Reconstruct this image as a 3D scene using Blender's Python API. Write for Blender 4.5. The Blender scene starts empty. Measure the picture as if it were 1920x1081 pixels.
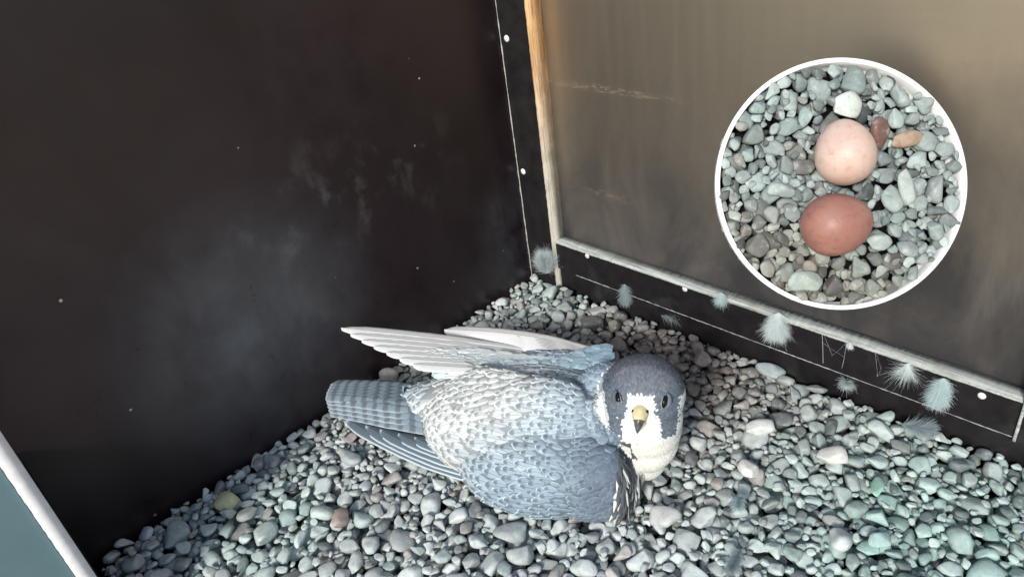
import bpy, bmesh, math, random
import numpy as np
from mathutils import Vector, Matrix
from mathutils.bvhtree import BVHTree
random.seed(7); rng = np.random.default_rng(7)
S = bpy.context.scene; COL = S.collection

# ------------------------------------------------------------------ camera
FPX = 1381.0                                   # focal length in photo pixels (1920 wide)
RX = np.array([.706, .294, -.643]); UP = -np.array([335, 2215, 1381.]); UP /= np.linalg.norm(UP)
RX -= UP*(RX@UP); RX /= np.linalg.norm(RX); RY = np.cross(UP, RX)
RW = np.stack([RX, RY, UP])                    # camera (right, down, forward) -> world
CAMP = np.array([0.67338694, -0.62759709, 0.55])
cd = bpy.data.cameras.new('camera'); cam = bpy.data.objects.new('camera', cd); COL.objects.link(cam)
cd.sensor_width = 36; cd.lens = FPX/1920*36; cd.clip_start = .005; cd.clip_end = 500
M = Matrix.Identity(4)
for i in range(3):
    M[i][0] = RW[i, 0]; M[i][1] = -RW[i, 1]; M[i][2] = -RW[i, 2]; M[i][3] = CAMP[i]
cam.matrix_world = M; S.camera = cam
S.render.resolution_x = 1024; S.render.resolution_y = 576

# ------------------------------------------------------------------ sky, sun, exposure
SUN = Vector((.30, -.80, .50)).normalized()      # towards the sun
SUN_E, SKY_E, EXPO = 2.8, .14, .42
w = bpy.data.worlds.new('World'); S.world = w; w.use_nodes = True
nt = w.node_tree; bg = nt.nodes['Background']
sky = nt.nodes.new('ShaderNodeTexSky'); sky.sky_type = 'NISHITA'; sky.sun_disc = False
sky.sun_elevation = math.asin(SUN.z); sky.sun_rotation = math.atan2(SUN.x, SUN.y)
nt.links.new(sky.outputs[0], bg.inputs[0]); bg.inputs[1].default_value = SKY_E
sd = bpy.data.lights.new('sun', 'SUN'); sd.energy = SUN_E; sd.angle = math.radians(10); sd.color = (1, .97, .92)
so = bpy.data.objects.new('sun', sd); COL.objects.link(so); so.rotation_euler = SUN.to_track_quat('Z', 'Y').to_euler()
S.view_settings.view_transform = 'Standard'; S.view_settings.look = 'None'
S.view_settings.exposure = EXPO; S.view_settings.gamma = 1
S.cycles.max_bounces = 6

# ------------------------------------------------------------------ helpers
def ray(px, py): return RW@np.array([px-960, py-540, FPX])
def P(px, py, z):
    r = ray(px, py); return CAMP+r*((z-CAMP[2])/r[2])
def PY(px, py, y=0):
    r = ray(px, py); return CAMP+r*((y-CAMP[1])/r[1])
def PX(px, py, x=0):
    r = ray(px, py); return CAMP+r*((x-CAMP[0])/r[0])

def link_mesh(name, me, mat=None, parent=None):
    me.name = name
    if mat: me.materials.append(mat)
    o = bpy.data.objects.new(name, me); COL.objects.link(o)
    if parent: o.parent = parent; o.matrix_parent_inverse = Matrix.Identity(4)
    return o
def tag(o, label=None, cat=None, group=None, kind=None):
    if label: o['label'] = label
    if cat: o['category'] = cat
    if group: o['group'] = group
    if kind: o['kind'] = kind
    return o
def empty(name, label, cat, group=None):
    o = bpy.data.objects.new(name, None); COL.objects.link(o); o.empty_display_size = .02
    return tag(o, label, cat, group)
def mesh_np(V, F, smooth=True, cols=None, uvs=None, pats=None):
    """V (n,3), F (m,k) equal-size faces; cols per vertex rgba; uvs per vertex."""
    V = np.asarray(V, dtype=np.float32); F = np.asarray(F, dtype=np.int32); me = bpy.data.meshes.new('m')
    k = F.shape[1]; me.vertices.add(len(V)); me.vertices.foreach_set('co', V.ravel())
    me.loops.add(F.size); me.loops.foreach_set('vertex_index', F.ravel())
    me.polygons.add(len(F)); me.polygons.foreach_set('loop_start', np.arange(0, F.size, k, dtype=np.int32))
    me.polygons.foreach_set('loop_total', np.full(len(F), k, dtype=np.int32))
    if smooth: me.polygons.foreach_set('use_smooth', np.ones(len(F), dtype=bool))
    me.update(calc_edges=True)
    if cols is not None:
        a = me.color_attributes.new('tint', 'FLOAT_COLOR', 'POINT'); a.data.foreach_set('color', np.asarray(cols, dtype=np.float32).ravel())
    if uvs is not None:
        u = me.uv_layers.new(name='UVMap'); u.data.foreach_set('uv', np.asarray(uvs, dtype=np.float32)[F.ravel()].ravel())
    if pats is not None:
        a = me.attributes.new('pat', 'FLOAT', 'POINT'); a.data.foreach_set('value', np.asarray(pats, dtype=np.float32))
    return me
def boxes_mesh(bs, bevel=.0006, rot=None):
    bm = bmesh.new()
    for (x0, y0, z0, x1, y1, z1) in bs:
        g = bmesh.ops.create_cube(bm, size=1)
        for v in g['verts']:
            v.co = Vector(((x0+x1)/2+v.co.x*(x1-x0), (y0+y1)/2+v.co.y*(y1-y0), (z0+z1)/2+v.co.z*(z1-z0)))
    if bevel: bmesh.ops.bevel(bm, geom=bm.edges[:], offset=bevel, segments=2, affect='EDGES')
    me = bpy.data.meshes.new('b'); bm.to_mesh(me); bm.free(); return me
def ellipsoid(bm, c, axes, r, sub=3):
    g = bmesh.ops.create_icosphere(bm, subdivisions=sub, radius=1)
    for v in g['verts']:
        q = Vector(c)
        for a, rr, t in zip(axes, r, v.co): q = q+Vector(a)*(rr*t)
        v.co = q
def tube(pts, radii, seg=6):
    pts = [np.array(p, float) for p in pts]; V = []; F = []
    n = len(pts)
    for i, p in enumerate(pts):
        t = pts[min(i+1, n-1)]-pts[max(i-1, 0)]; t /= np.linalg.norm(t)+1e-12
        a = np.cross(t, [0, 0, 1.]) if abs(t[2]) < .95 else np.cross(t, [1., 0, 0]); a /= np.linalg.norm(a); b = np.cross(t, a)
        for k in range(seg):
            an = 2*math.pi*k/seg; V.append(p+(a*math.cos(an)+b*math.sin(an))*radii[i])
    for i in range(n-1):
        for k in range(seg):
            k2 = (k+1) % seg; F.append((i*seg+k, i*seg+k2, (i+1)*seg+k2, (i+1)*seg+k))
    return V, F

# ------------------------------------------------------------------ materials
def mat(name, rough=.6, color=(.5, .5, .5, 1), spec=.5):
    m = bpy.data.materials.new(name); m.use_nodes = True
    b = m.node_tree.nodes['Principled BSDF']
    b.inputs['Base Color'].default_value = (*color[:3], 1); b.inputs['Roughness'].default_value = rough
    b.inputs['Specular IOR Level'].default_value = spec
    return m, m.node_tree, b
class NB:
    def __init__(s, nt): s.nt = nt; s.L = nt.links.new
    def n(s, t, **k):
        x = s.nt.nodes.new('ShaderNode'+t)
        for a, b in k.items(): setattr(x, a, b)
        return x
    def coord(s, scale=(1, 1, 1), loc=(0, 0, 0), rot=(0, 0, 0), kind='Object'):
        c = s.n('TexCoord'); m = s.n('Mapping'); m.inputs['Scale'].default_value = scale; m.inputs['Location'].default_value = loc
        m.inputs['Rotation'].default_value = rot
        s.L(c.outputs[kind], m.inputs[0]); return m.outputs[0]
    def noise(s, vec, scale, detail=4, rough=.55, dist=0):
        x = s.n('TexNoise'); x.inputs['Scale'].default_value = scale; x.inputs['Detail'].default_value = detail
        x.inputs['Roughness'].default_value = rough; x.inputs['Distortion'].default_value = dist
        s.L(vec, x.inputs['Vector']); return x.outputs[0]
    def ramp(s, fac, stops):
        r = s.n('ValToRGB'); e = r.color_ramp.elements
        e[0].position = stops[0][0]; e[0].color = (*stops[0][1], 1); e[1].position = stops[-1][0]; e[1].color = (*stops[-1][1], 1)
        for p, c in stops[1:-1]: q = e.new(p); q.color = (*c, 1)
        s.L(fac, r.inputs[0]); return r.outputs[0]
    def mr(s, v, a, b, c=0, d=1):
        m = s.n('MapRange'); m.inputs[1].default_value = a; m.inputs[2].default_value = b; m.inputs[3].default_value = c; m.inputs[4].default_value = d
        s.L(v, m.inputs[0]); return m.outputs[0]
    def math(s, op, a, b=None):
        m = s.n('Math', operation=op)
        for i, v in enumerate((a, b)):
            if v is None: continue
            if isinstance(v, (int, float)): m.inputs[i].default_value = v
            else: s.L(v, m.inputs[i])
        return m.outputs[0]
    def mix(s, fac, a, b, mode='MIX'):
        m = s.n('Mix', data_type='RGBA', blend_type=mode)
        for i, v in ((0, fac), (6, a), (7, b)):
            if isinstance(v, (int, float)): m.inputs[i].default_value = v
            elif isinstance(v, tuple): m.inputs[i].default_value = (*v[:3], 1)
            else: s.L(v, m.inputs[i])
        return m.outputs[2]
    def bump(s, h, bsdf, strength=.3, dist=.001):
        b = s.n('Bump'); b.inputs['Strength'].default_value = strength; b.inputs['Distance'].default_value = dist
        s.L(h, b.inputs['Height']); s.L(b.outputs[0], bsdf.inputs['Normal'])
    def attr(s, name):
        return s.n('Attribute', attribute_name=name)

def blob(N, centre, radii, soft=1.0):
    """mask: 1 inside an ellipsoid around a point of the panel, fading out (place of a stain or painted reflection)."""
    c = N.n('TexCoord'); m = N.n('Mapping', vector_type='POINT')
    m.inputs['Scale'].default_value = tuple(1/r for r in radii); m.inputs['Location'].default_value = tuple(-a/r for a, r in zip(centre, radii))
    N.L(c.outputs['Object'], m.inputs[0]); v = N.n('VectorMath', operation='LENGTH'); N.L(m.outputs[0], v.inputs[0])
    return N.mr(v.outputs['Value'], 1-soft*.99, 1, 1, 0)

def m_left_wall():
    m, t, b = mat('dark_phenolic_panel', .33, spec=.5); N = NB(t); c = N.coord()
    n1 = N.noise(c, 5, 5, .6, .4); base = N.mix(N.mr(n1, .35, .7), (.0100, .0060, .0072), (.022, .0135, .0165))
    sm = N.noise(N.coord(scale=(1, 1, .7)), 22, 5, .68, .15)
    smear = N.math('MULTIPLY', N.mr(sm, .54, .74), blob(N, (0, -.26, .235), (1, .19, .085), 1))
    bird_reflection = N.math('MULTIPLY', N.mr(sm, .10, .80), blob(N, (0, -.400, .135), (1, .17, .17), 1))  # soft reflection of the falcon, painted into the panel colour
    smear3 = N.math('MULTIPLY', N.mr(sm, .35, .8), blob(N, (0, -.03, .07), (1, .07, .12), 1))
    col = N.mix(N.math('MULTIPLY', smear, .55), base, (.13, .13, .125))
    col = N.mix(N.math('MULTIPLY', bird_reflection, .60), col, (.12, .14, .16))
    col = N.mix(N.math('MULTIPLY', smear3, .5), col, (.12, .13, .15))
    # chips and droppings: clustered pale flecks
    v = N.n('TexVoronoi'); v.inputs['Scale'].default_value = 120; N.L(c, v.inputs['Vector'])
    fl = N.mr(v.outputs['Distance'], .13, .2, 1, 0)
    keep = N.n('SeparateColor'); N.L(v.outputs['Color'], keep.inputs[0])
    fl1 = N.math('MULTIPLY', fl, N.math('MULTIPLY', N.math('GREATER_THAN', keep.outputs[0], .35), blob(N, (0, -.132, .337), (1, .020, .024), .3)))
    fl2 = N.math('MULTIPLY', fl, N.math('GREATER_THAN', keep.outputs[1], .993))
    fl = N.math('MAXIMUM', fl1, N.math('MULTIPLY', fl2, .6))
    col = N.mix(fl, col, (.5, .45, .4)); N.L(col, b.inputs['Base Color'])
    N.L(N.mr(sm, .3, .8, .26, .5), b.inputs['Roughness'])
    N.bump(N.noise(c, 160, 3), b, .06, .001)
    return m
def m_right_wall():
    m, t, b = mat('brown_film_faced_ply', .42, spec=.5); b.inputs['IOR'].default_value = 4.4; b.inputs['Specular Tint'].default_value = (1, .87, .66, 1); N = NB(t)
    streak = N.noise(N.coord(scale=(1.3, 1, 26)), 7, 6, .62, .2); vert = N.noise(N.coord(scale=(20, 1, 1.2)), 5, 4, .6)
    big = N.noise(N.coord(), 3.5, 4, .6, .3)
    base = N.mix(N.mr(big, .3, .7), (.016, .015, .017), (.030, .028, .029))
    base = N.mix(N.mr(streak, .45, .8, 0, .16), base, (.06, .052, .045))
    base = N.mix(N.mr(vert, .52, .75, 0, .15), base, (.045, .043, .036))
    base = N.mix(N.mr(streak, .22, .36, .25, 0), base, (.045, .036, .032))
    # pale scrapes near the corner
    sc = N.noise(N.coord(scale=(5, 1, 30), rot=(0, math.radians(-4), 0)), 30, 5, .7)
    scm = N.math('MULTIPLY', N.mr(sc, .52, .66), blob(N, (.135, .02, .150), (.062, 1, .0085), .6))
    base = N.mix(N.math('MULTIPLY', scm, .8), base, (.40, .33, .27))
    scm = N.math('MULTIPLY', N.mr(sc, .5, .6), blob(N, (.13, .02, .285), (.14, 1, .006), .7))
    base = N.mix(N.math('MULTIPLY', scm, .55), base, (.38, .32, .25))
    # weathered speckle towards the right end and along the bottom
    c = N.coord(); v = N.n('TexVoronoi'); v.inputs['Scale'].default_value = 170; N.L(c, v.inputs['Vector'])
    k = N.n('SeparateColor'); N.L(v.outputs['Color'], k.inputs[0])
    fine = N.math('MULTIPLY', N.math('MULTIPLY', N.mr(v.outputs['Distance'], .2, .34, 1, 0), N.math('GREATER_THAN', k.outputs[0], .55)), blob(N, (.66, .02, .20), (.17, 1, .14), .8))
    base = N.mix(N.math('MULTIPLY', fine, .6), base, (.022, .020, .018))
    spk = N.math('ADD', .012, N.math('MULTIPLY', blob(N, (.66, .02, .16), (.16, 1, .13), .8), .22))
    dots = N.math('MULTIPLY', N.math('MULTIPLY', N.mr(v.outputs['Distance'], .08, .22, 1, 0), N.math('GREATER_THAN', k.outputs[1], N.math('SUBTRACT', 1.0, spk))), .45)
    base = N.mix(dots, base, (.5, .5, .45))
    # painted light falloff down the wall: dull, grey, ragged upper edge, higher at right
    s3 = N.n('SeparateXYZ'); N.L(c, s3.inputs[0]); gn = N.noise(N.coord(scale=(3, 1, 1.5)), 4, 7, .62, .5)
    hgt = N.math('SUBTRACT', s3.outputs[2], N.math('MULTIPLY', s3.outputs[0], .16))
    gr = N.mr(N.math('ADD', hgt, N.math('MULTIPLY', gn, .26)),   .19, .40, 1, 0)
    base = N.mix(N.math('MULTIPLY', gr, .85), base, N.mix(N.mr(gn, .4, .65), (.030, .030, .033), (.075, .070, .068)))
    N.L(base, b.inputs['Base Color']); N.L(N.math('SUBTRACT', .5, N.math('MULTIPLY', gr, .46)), b.inputs['Specular IOR Level'])
    N.L(N.math('ADD', N.mr(vert, .25, .75, .42, .455), N.math('MULTIPLY', gr, .12)), b.inputs['Roughness'])
    N.bump(N.math('ADD', N.math('MULTIPLY', streak, .5), N.noise(c, 220, 3)), b, .07, .001)
    return m
def m_plywood_edge(name='pale_plywood_edge', hues=((.30, .25, .18), (.62, .60, .52)), sc=(60, 60, 3), warm=True):
    m, t, b = mat(name, .75, spec=.25); N = NB(t)
    g = N.noise(N.coord(scale=sc), 6, 6, .65, .2); gr = N.noise(N.coord(), 45, 4)
    col = N.mix(N.mr(g, .3, .62), hues[0], hues[1])
    col = N.mix(N.mr(gr, .5, .75, 0, .6), col, (.22, .21, .17))
    if warm:   # orange wood towards the top, greyer lower down
        s = N.n('SeparateXYZ'); N.L(N.coord(), s.inputs[0])
        col = N.mix(N.mr(s.outputs[2], .17, .33, 0, .95), col, N.mix(N.mr(g, .35, .6), (.32, .16, .06), (.72, .45, .22)))
    N.L(col, b.inputs['Base Color']); N.bump(g, b, .5, .001); return m
def m_black_paint():
    m, t, b = mat('dark_batten_face', .6, spec=.2); N = NB(t); n = N.noise(N.coord(scale=(8, 8, 8)), 6, 6, .65)
    sm = N.noise(N.coord(), 14, 4, .6, .6)
    col = N.mix(N.mr(n, .35, .7), (.007, .006, .007), (.017, .015, .016)); col = N.mix(N.mr(sm, .6, .8, 0, .35), col, (.07, .08, .08))
    N.L(col, b.inputs['Base Color']); N.bump(n, b, .1, .001); return m
def m_simple(name, c1, c2, rough=.6, scale=60, spec=.4, bump=.15):
    m, t, b = mat(name, rough, spec=spec); N = NB(t); n = N.noise(N.coord(), scale, 5, .6)
    N.L(N.mix(N.mr(n, .3, .7), c1, c2), b.inputs['Base Color']); N.bump(n, b, bump, .0006); return m
def m_stone():
    m, t, b = mat('limestone_pebble', .62, spec=.35); N = NB(t); a = N.attr('tint')
    n = N.noise(N.coord(), 130, 5, .65, .3); n2 = N.noise(N.coord(), 420, 3, .6)
    col = N.mix(N.mr(n, .50, .72, 0, .55), a.outputs['Color'], N.mix(1.0, a.outputs['Color'], (.52, .50, .47), 'MULTIPLY'))
    col = N.mix(N.mr(n, .44, .30, 0, .35), col, (.66, .70, .68))
    col = N.mix(N.mr(n2, .62, .70, 0, .35), col, (.07, .06, .055))
    N.L(col, b.inputs['Base Color']); N.bump(N.math('ADD', n, N.math('MULTIPLY', n2, .4)), b, .5, .0012); return m
def m_feather():
    m, t, b = mat('contour_feather', .7, spec=.2); N = NB(t); a = N.attr('tint'); p = N.attr('pat')
    uv = N.n('UVMap'); s = N.n('SeparateXYZ'); N.L(uv.outputs[0], s.inputs[0])
    u = s.outputs[0]; v = N.math('ABSOLUTE', N.math('SUBTRACT', N.math('MULTIPLY', s.outputs[1], 2), 1))
    wob = N.math('MULTIPLY', N.math('SUBTRACT', N.noise(N.coord(), 300, 2), .5), .3)
    rad = N.math('ADD', wob, N.math('POWER', N.math('ADD', N.math('POWER', v, 3), N.math('POWER', N.math('MAXIMUM', u, 0.001), 9)), .5))
    edge = N.math('MULTIPLY', N.mr(rad, .66, .86), p.outputs['Fac'])
    core = N.math('MULTIPLY', N.math('MULTIPLY', N.mr(v, .70, .40), N.mr(u, .60, .70)), N.mr(u, .95, .88))
    core = N.math('MULTIPLY', core, p.outputs['Fac'])
    barb = N.noise(N.coord(scale=(1, 1, 1)), 700, 2)
    col = N.mix(N.mr(barb, .35, .7, 0, .35), a.outputs['Color'], N.mix(1.0, a.outputs['Color'], (.6, .62, .66), 'MULTIPLY'))
    col = N.mix(N.math('MULTIPLY', core, .72), col, (.10, .13, .155))
    col = N.mix(N.math('MULTIPLY', edge, .76), col, N.mix(.45, N.mix(1.0, a.outputs['Color'], (1.9, 1.85, 1.8), 'MULTIPLY'), (.66, .76, .80)))
    shaft = N.math('MULTIPLY', N.math('LESS_THAN', v, .07), p.outputs['Fac'])
    col = N.mix(N.math('MULTIPLY', shaft, .5), col, (.06, .07, .09))
    N.L(col, b.inputs['Base Color']); N.bump(barb, b, .25, .0006)
    return m
def m_flight(name, centre, edge, bars=0.0, barcol=(.09, .12, .16), ew=.80, sh=.6):
    m, t, b = mat(name, .5, spec=.35); N = NB(t)
    uv = N.n('UVMap'); s = N.n('SeparateXYZ'); N.L(uv.outputs[0], s.inputs[0]); u = s.outputs[0]
    vs = N.math('SUBTRACT', N.math('MULTIPLY', s.outputs[1], 2), 1); v = N.math('ABSOLUTE', vs)
    st = N.noise(N.coord(scale=(4, 120, 1), kind='UV'), 1.5, 4, .6)
    col = N.mix(N.mr(st, .3, .7), centre, tuple(min(1, c*1.5) for c in centre))
    if bars:
        wv = N.math('SINE', N.math('ADD', N.math('MULTIPLY', u, bars), N.math('ADD', N.math('MULTIPLY', v, 1.2), N.math('MULTIPLY', N.noise(N.coord(), 60, 2), 2.5))))
        col = N.mix(N.mr(wv, -.1, .5, 0, .8), col, barcol)
    e = N.math('MAXIMUM', N.mr(v, ew, min(.99, ew+.1)), N.mr(u, .965, .985))
    col = N.mix(N.math('MULTIPLY', e, .9), col, edge)
    col = N.mix(N.math('MULTIPLY', N.math('LESS_THAN', v, .06), sh), col, (.05, .06, .07))
    N.L(col, b.inputs['Base Color']); N.bump(st, b, .2, .0006); return m
def m_tint(name, rough=.75, scale=300):
    m, t, b = mat(name, rough, spec=.2); N = NB(t); a = N.attr('tint'); n = N.noise(N.coord(), scale, 4)
    N.L(N.mix(N.mr(n, .3, .7, 0, .4), a.outputs['Color'], N.mix(1.0, a.outputs['Color'], (.62, .64, .68), 'MULTIPLY')), b.inputs['Base Color'])
    N.bump(n, b, .25, .0008); return m
def m_down(name, c):
    m, t, b = mat(name, .9, spec=.1); N = NB(t); n = N.noise(N.coord(), 150, 3)
    N.L(N.mix(N.mr(n, .3, .7), c, tuple(x*.8 for x in c)), b.inputs['Base Color'])
    tr = N.n('BsdfTranslucent'); tr.inputs[0].default_value = (*c, 1); mx = N.n('MixShader'); mx.inputs[0].default_value = .35
    o = t.nodes['Material Output']; N.L(b.outputs[0], mx.inputs[1]); N.L(tr.outputs[0], mx.inputs[2]); N.L(mx.outputs[0], o.inputs[0]); return m

MWL = m_left_wall(); MWR = m_right_wall(); MPE = m_plywood_edge(); MBK = m_black_paint()
MPR = m_plywood_edge('dusty_rail_edge', ((.15, .16, .15), (.50, .53, .50)), (3, 60, 60), warm=False)
MST = m_stone(); MSCREW = m_simple('galvanised_screw', (.5, .5, .48), (.8, .8, .78), .35, 300)
MFE = m_feather(); MHD = m_tint('fine_head_feather', .8, 500)

# ------------------------------------------------------------------ setting
gm = m_simple('dry_sandy_ground', (.42, .32, .20), (.58, .46, .30), .95, 2, .1)
tag(link_mesh('ground', mesh_np([(-60, -60, -1.6), (60, -60, -1.6), (60, 60, -1.6), (-60, 60, -1.6)], [(0, 1, 2, 3)]), gm), kind='structure')
FLOORZ = -.030
tag(link_mesh('floor', boxes_mesh([(-.02, -.66, FLOORZ-.015, .80, .04, FLOORZ)], 0), m_simple('box_floor_ply', (.03, .026, .022), (.06, .05, .045), .9)), kind='structure')
o = link_mesh('side_wall', boxes_mesh([(-.02, -.655, FLOORZ, 0, .04, .80)], .001), MWL)
tag(o, 'near-black smooth panel wall with chalky smears, left of the falcon', 'wall')
o = link_mesh('back_wall', boxes_mesh([(.0005, .0205, FLOORZ, .80, .04, .80)], .001), MWR)
tag(o, 'brown scuffed plywood panel wall behind the bottom rail', 'wall')

D = .0203
def screw(px, py, y, parent, r=.0042):
    p = PY(px, py, y); bm = bmesh.new()
    bmesh.ops.create_uvsphere(bm, u_segments=16, v_segments=8, radius=r)
    for v in bm.verts: v.co = Vector((p[0]+v.co.x, y+v.co.y*.42, p[2]+v.co.z))
    g = bmesh.ops.create_cube(bm, size=1)   # slot shoulder so the head reads as a pan head
    for v in g['verts']: v.co = Vector((p[0]+v.co.x*r*1.1, y-r*.40+v.co.y*r*.06, p[2]+v.co.z*r*.22))
    me = bpy.data.meshes.new('s'); bm.to_mesh(me); bm.free()
    for q in me.polygons: q.use_smooth = True
    return link_mesh('screw', me, MSCREW, parent)
# corner stile: dark face, pale plywood edge towards the right
st = empty('corner_batten', 'upright dark batten with pale wooden edge in the corner beside the black wall', 'batten')
link_mesh('batten_face', boxes_mesh([(.0005, -.0035, FLOORZ, .0485, D, .80)], .0006), MBK, st)
def strip(x0, y0, z0, x1, y1, z1, n, amp, axis):
    """long thin edge strip, its cross-section wobbling slightly like sawn plywood"""
    V = []; F = []
    for i in range(n+1):
        t = i/n; j = [random.uniform(-amp, amp) for _ in range(4)]
        if axis == 2:
            z = z0+(z1-z0)*t; V += [(x0, y0+j[0], z), (x1+j[1], y0+j[0], z), (x1+j[2], y1, z), (x0, y1, z)]
        else:
            x = x0+(x1-x0)*t; V += [(x, y0+j[0], z0), (x, y0+j[1], z1+j[2]), (x, y1, z1+j[3]), (x, y1, z0)]
    for i in range(n):
        for k in range(4):
            a = i*4+k; b = i*4+(k+1) % 4; F.append((a, b, b+4, a+4))
    F += [(3, 2, 1, 0), (n*4, n*4+1, n*4+2, n*4+3)]
    return mesh_np(V, F, smooth=False)
link_mesh('wooden_edge', strip(.0487, -.0042, FLOORZ, .0515, D-.0003, .80, 220, .00035, 2), MPE, st)
link_mesh('sealant_line', tube([(.0016, -.0042, z) for z in np.linspace(0, .8, 60)], [random.uniform(.0005, .0011) for _ in range(60)], 5) and
          mesh_np(*tube([(.0016+random.uniform(-.0003, .0003), -.0042, z) for z in np.linspace(-.01, .8, 90)], [random.uniform(.0004, .0011) for _ in range(90)], 5)),
          m_simple('old_sealant', (.25, .24, .22), (.55, .54, .5), .8, 200), st)
for a in ((950, 72), (981, 321)): screw(*a, -.0035, st, .0042)
# bottom rail
RT = .0711; RB = .0285; RE = .604
rl = empty('bottom_rail', 'long dark rail with dusty pale top edge at the foot of the brown wall', 'rail')
link_mesh('rail_face', boxes_mesh([(.0518, 0, RB, RE, D, RT-.0022)], .0005), MBK, rl)
link_mesh('rail_top', strip(.0518, -.0012, RT-.0021, RE, D-.0002, RT, 260, .0004, 0), MPR, rl)
link_mesh('rail_lower_edge', mesh_np(*tube([(x, -.0006, RB+random.uniform(-.0002, .0002)) for x in np.linspace(.085, RE, 160)], [random.uniform(.0002, .0007) for _ in range(160)], 5)), MPR, rl)
for a in ((1101, 479), (1284, 541), (1593, 648), (1841, 741)): screw(*a, 0, rl, .0036)
o = tag(link_mesh('toe_board', boxes_mesh([(.0518, .004, FLOORZ, .80, D-.0005, RB-.0014)], .0005), MBK), 'dark board under the bottom rail, half buried in the gravel', 'board')
# right stile
rs = empty('right_batten', 'short visible foot of a dark upright batten at the right end of the bottom rail', 'batten')
link_mesh('batten_face', boxes_mesh([(RE+.0035, -.0035, RB-.0013, .67, D-.0002, .80)], .0006), MBK, rs)
link_mesh('wooden_edge', strip(RE+.0008, -.0042, RB-.0013, RE+.0033, D-.0003, .80, 120, .0003, 2), MPR, rs)
# front of the box, close to the camera
fb = empty('front_shade_board', 'low dark front board of the nest box, sized to shade the lower-left gravel', 'board')
link_mesh('board', boxes_mesh([(.0005, -.646, FLOORZ, .117, -.6345, .150)], .0006), MBK, fb)  # nearly out of view; height set by the shade it throws on the gravel
fp = empty('partition', 'grey-teal partition with broad white edge at the lower left, nearest the camera', 'partition')
link_mesh('white_edge', strip(.112, -.6462, FLOORZ, .1205, -.6348, .262, 90, .0002, 2), m_simple('white_primed_edge', (.62, .62, .63), (.72, .72, .73), .7, 90), fp)
link_mesh('panel', boxes_mesh([(.100, -1.25, FLOORZ, .118, -.6464, .262)], .0006), m_simple('teal_grey_paint', (.10, .18, .205), (.13, .215, .24), .55, 12), fp)

# ------------------------------------------------------------------ pebbles
def ico(sub):
    bm = bmesh.new(); bmesh.ops.create_icosphere(bm, subdivisions=sub, radius=1)
    V = np.array([v.co[:] for v in bm.verts]); F = np.array([[v.index for v in f.verts] for f in bm.faces]); bm.free(); return V, F
ICO3 = ico(3); ICO2 = ico(2)
def proto_stone(V0, r):
    V = V0.copy()
    for k in range(r.integers(7, 15)):
        n = r.normal(size=3); n /= np.linalg.norm(n); d = r.uniform(.46, .86)
        h = V@n-d; V -= np.outer(np.where(h > 0, h*.88, 0), n)
    k = r.normal(size=(4, 3))*1.8; ph = r.uniform(0, 6, 4)
    V *= (1+.055*np.sin(V@k.T+ph).sum(1))[:, None]
    V -= (V.max(0)+V.min(0))/2; V /= (V.max(0)-V.min(0))/2
    return V
PR3 = [proto_stone(ICO3[0], rng) for _ in range(26)]; PR2 = [proto_stone(ICO2[0], rng) for _ in range(30)]
def stone_rot(yaw, t1, t2):
    cy, sy = math.cos(yaw), math.sin(yaw); c1, s1 = math.cos(t1), math.sin(t1); c2, s2 = math.cos(t2), math.sin(t2)
    return np.array([[cy, -sy, 0], [sy, cy, 0], [0, 0, 1]])@np.array([[1, 0, 0], [0, c1, -s1], [0, s1, c1]])@np.array([[c2, 0, s2], [0, 1, 0], [-s2, 0, c2]])
def pack(x0, x1, y0, y1, n, size, base, ztop, r, inside=None, res=.0014, fixed=(), tries=9):
    """drop stones one by one where they rest lowest; returns (cx,cy,cz,a,b,c,yaw,tilt1,tilt2,tag)"""
    nx = int((x1-x0)/res)+1; ny = int((y1-y0)/res)+1; H = np.full((nx, ny), base, float); out = []
    def foot(x, y, a, b, yaw):
        R = max(a, b); i0 = max(0, int((x-R-x0)/res)); i1 = min(nx, int((x+R-x0)/res)+2); j0 = max(0, int((y-R-y0)/res)); j1 = min(ny, int((y+R-y0)/res)+2)
        X = x0+np.arange(i0, i1)*res-x; Y = y0+np.arange(j0, j1)*res-y
        c, s = math.cos(yaw), math.sin(yaw); U = (X[:, None]*c+Y[None]*s)/a; W = (-X[:, None]*s+Y[None]*c)/b
        q = 1-U*U-W*W; return i0, i1, j0, j1, np.sqrt(np.clip(q, 0, 1)), q > 0
    def rest(f, c):
        i0, i1, j0, j1, q, m = f
        if not m.any(): return 1e3
        return (H[i0:i1, j0:j1]+q*c*.90)[m].max()
    def put(f, z, c):
        i0, i1, j0, j1, q, m = f; h = H[i0:i1, j0:j1]; h[m] = np.maximum(h[m], (z+q*c)[m])
    jobs = [None]*n
    for k in range(n):
        a, b, c = size(r, k/n); best = None
        for _ in range(tries):
            x = r.uniform(x0+b, x1-b); y = r.uniform(y0+b, y1-b); yaw = r.uniform(0, math.pi)
            if inside and not inside(x, y, a): continue
            f = foot(x, y, a, b, yaw); z = rest(f, c)
            if best is None or z < best[1]: best = (f, z, x, y, yaw)
        if best is None: continue
        f, z, x, y, yaw = best
        if z+c*.25 > ztop(x, y): continue
        put(f, z, c); out.append((x, y, z, a, b, c, yaw, r.normal()*.22, r.normal()*.22))
    return out, H
def stone_col(r, x=None, y=None):
    g = r.uniform(.38, .62); t = r.random()
    if t < .68: c = np.array([.925, 1.0, .96])*g
    elif t < .82: c = np.array([.84, .97, .93])*g*.86
    elif t < .90: c = np.array([1.0, .95, .89])*g*.72
    else: c = np.array([.68, .74, .74])*g*.6
    return c
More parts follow.
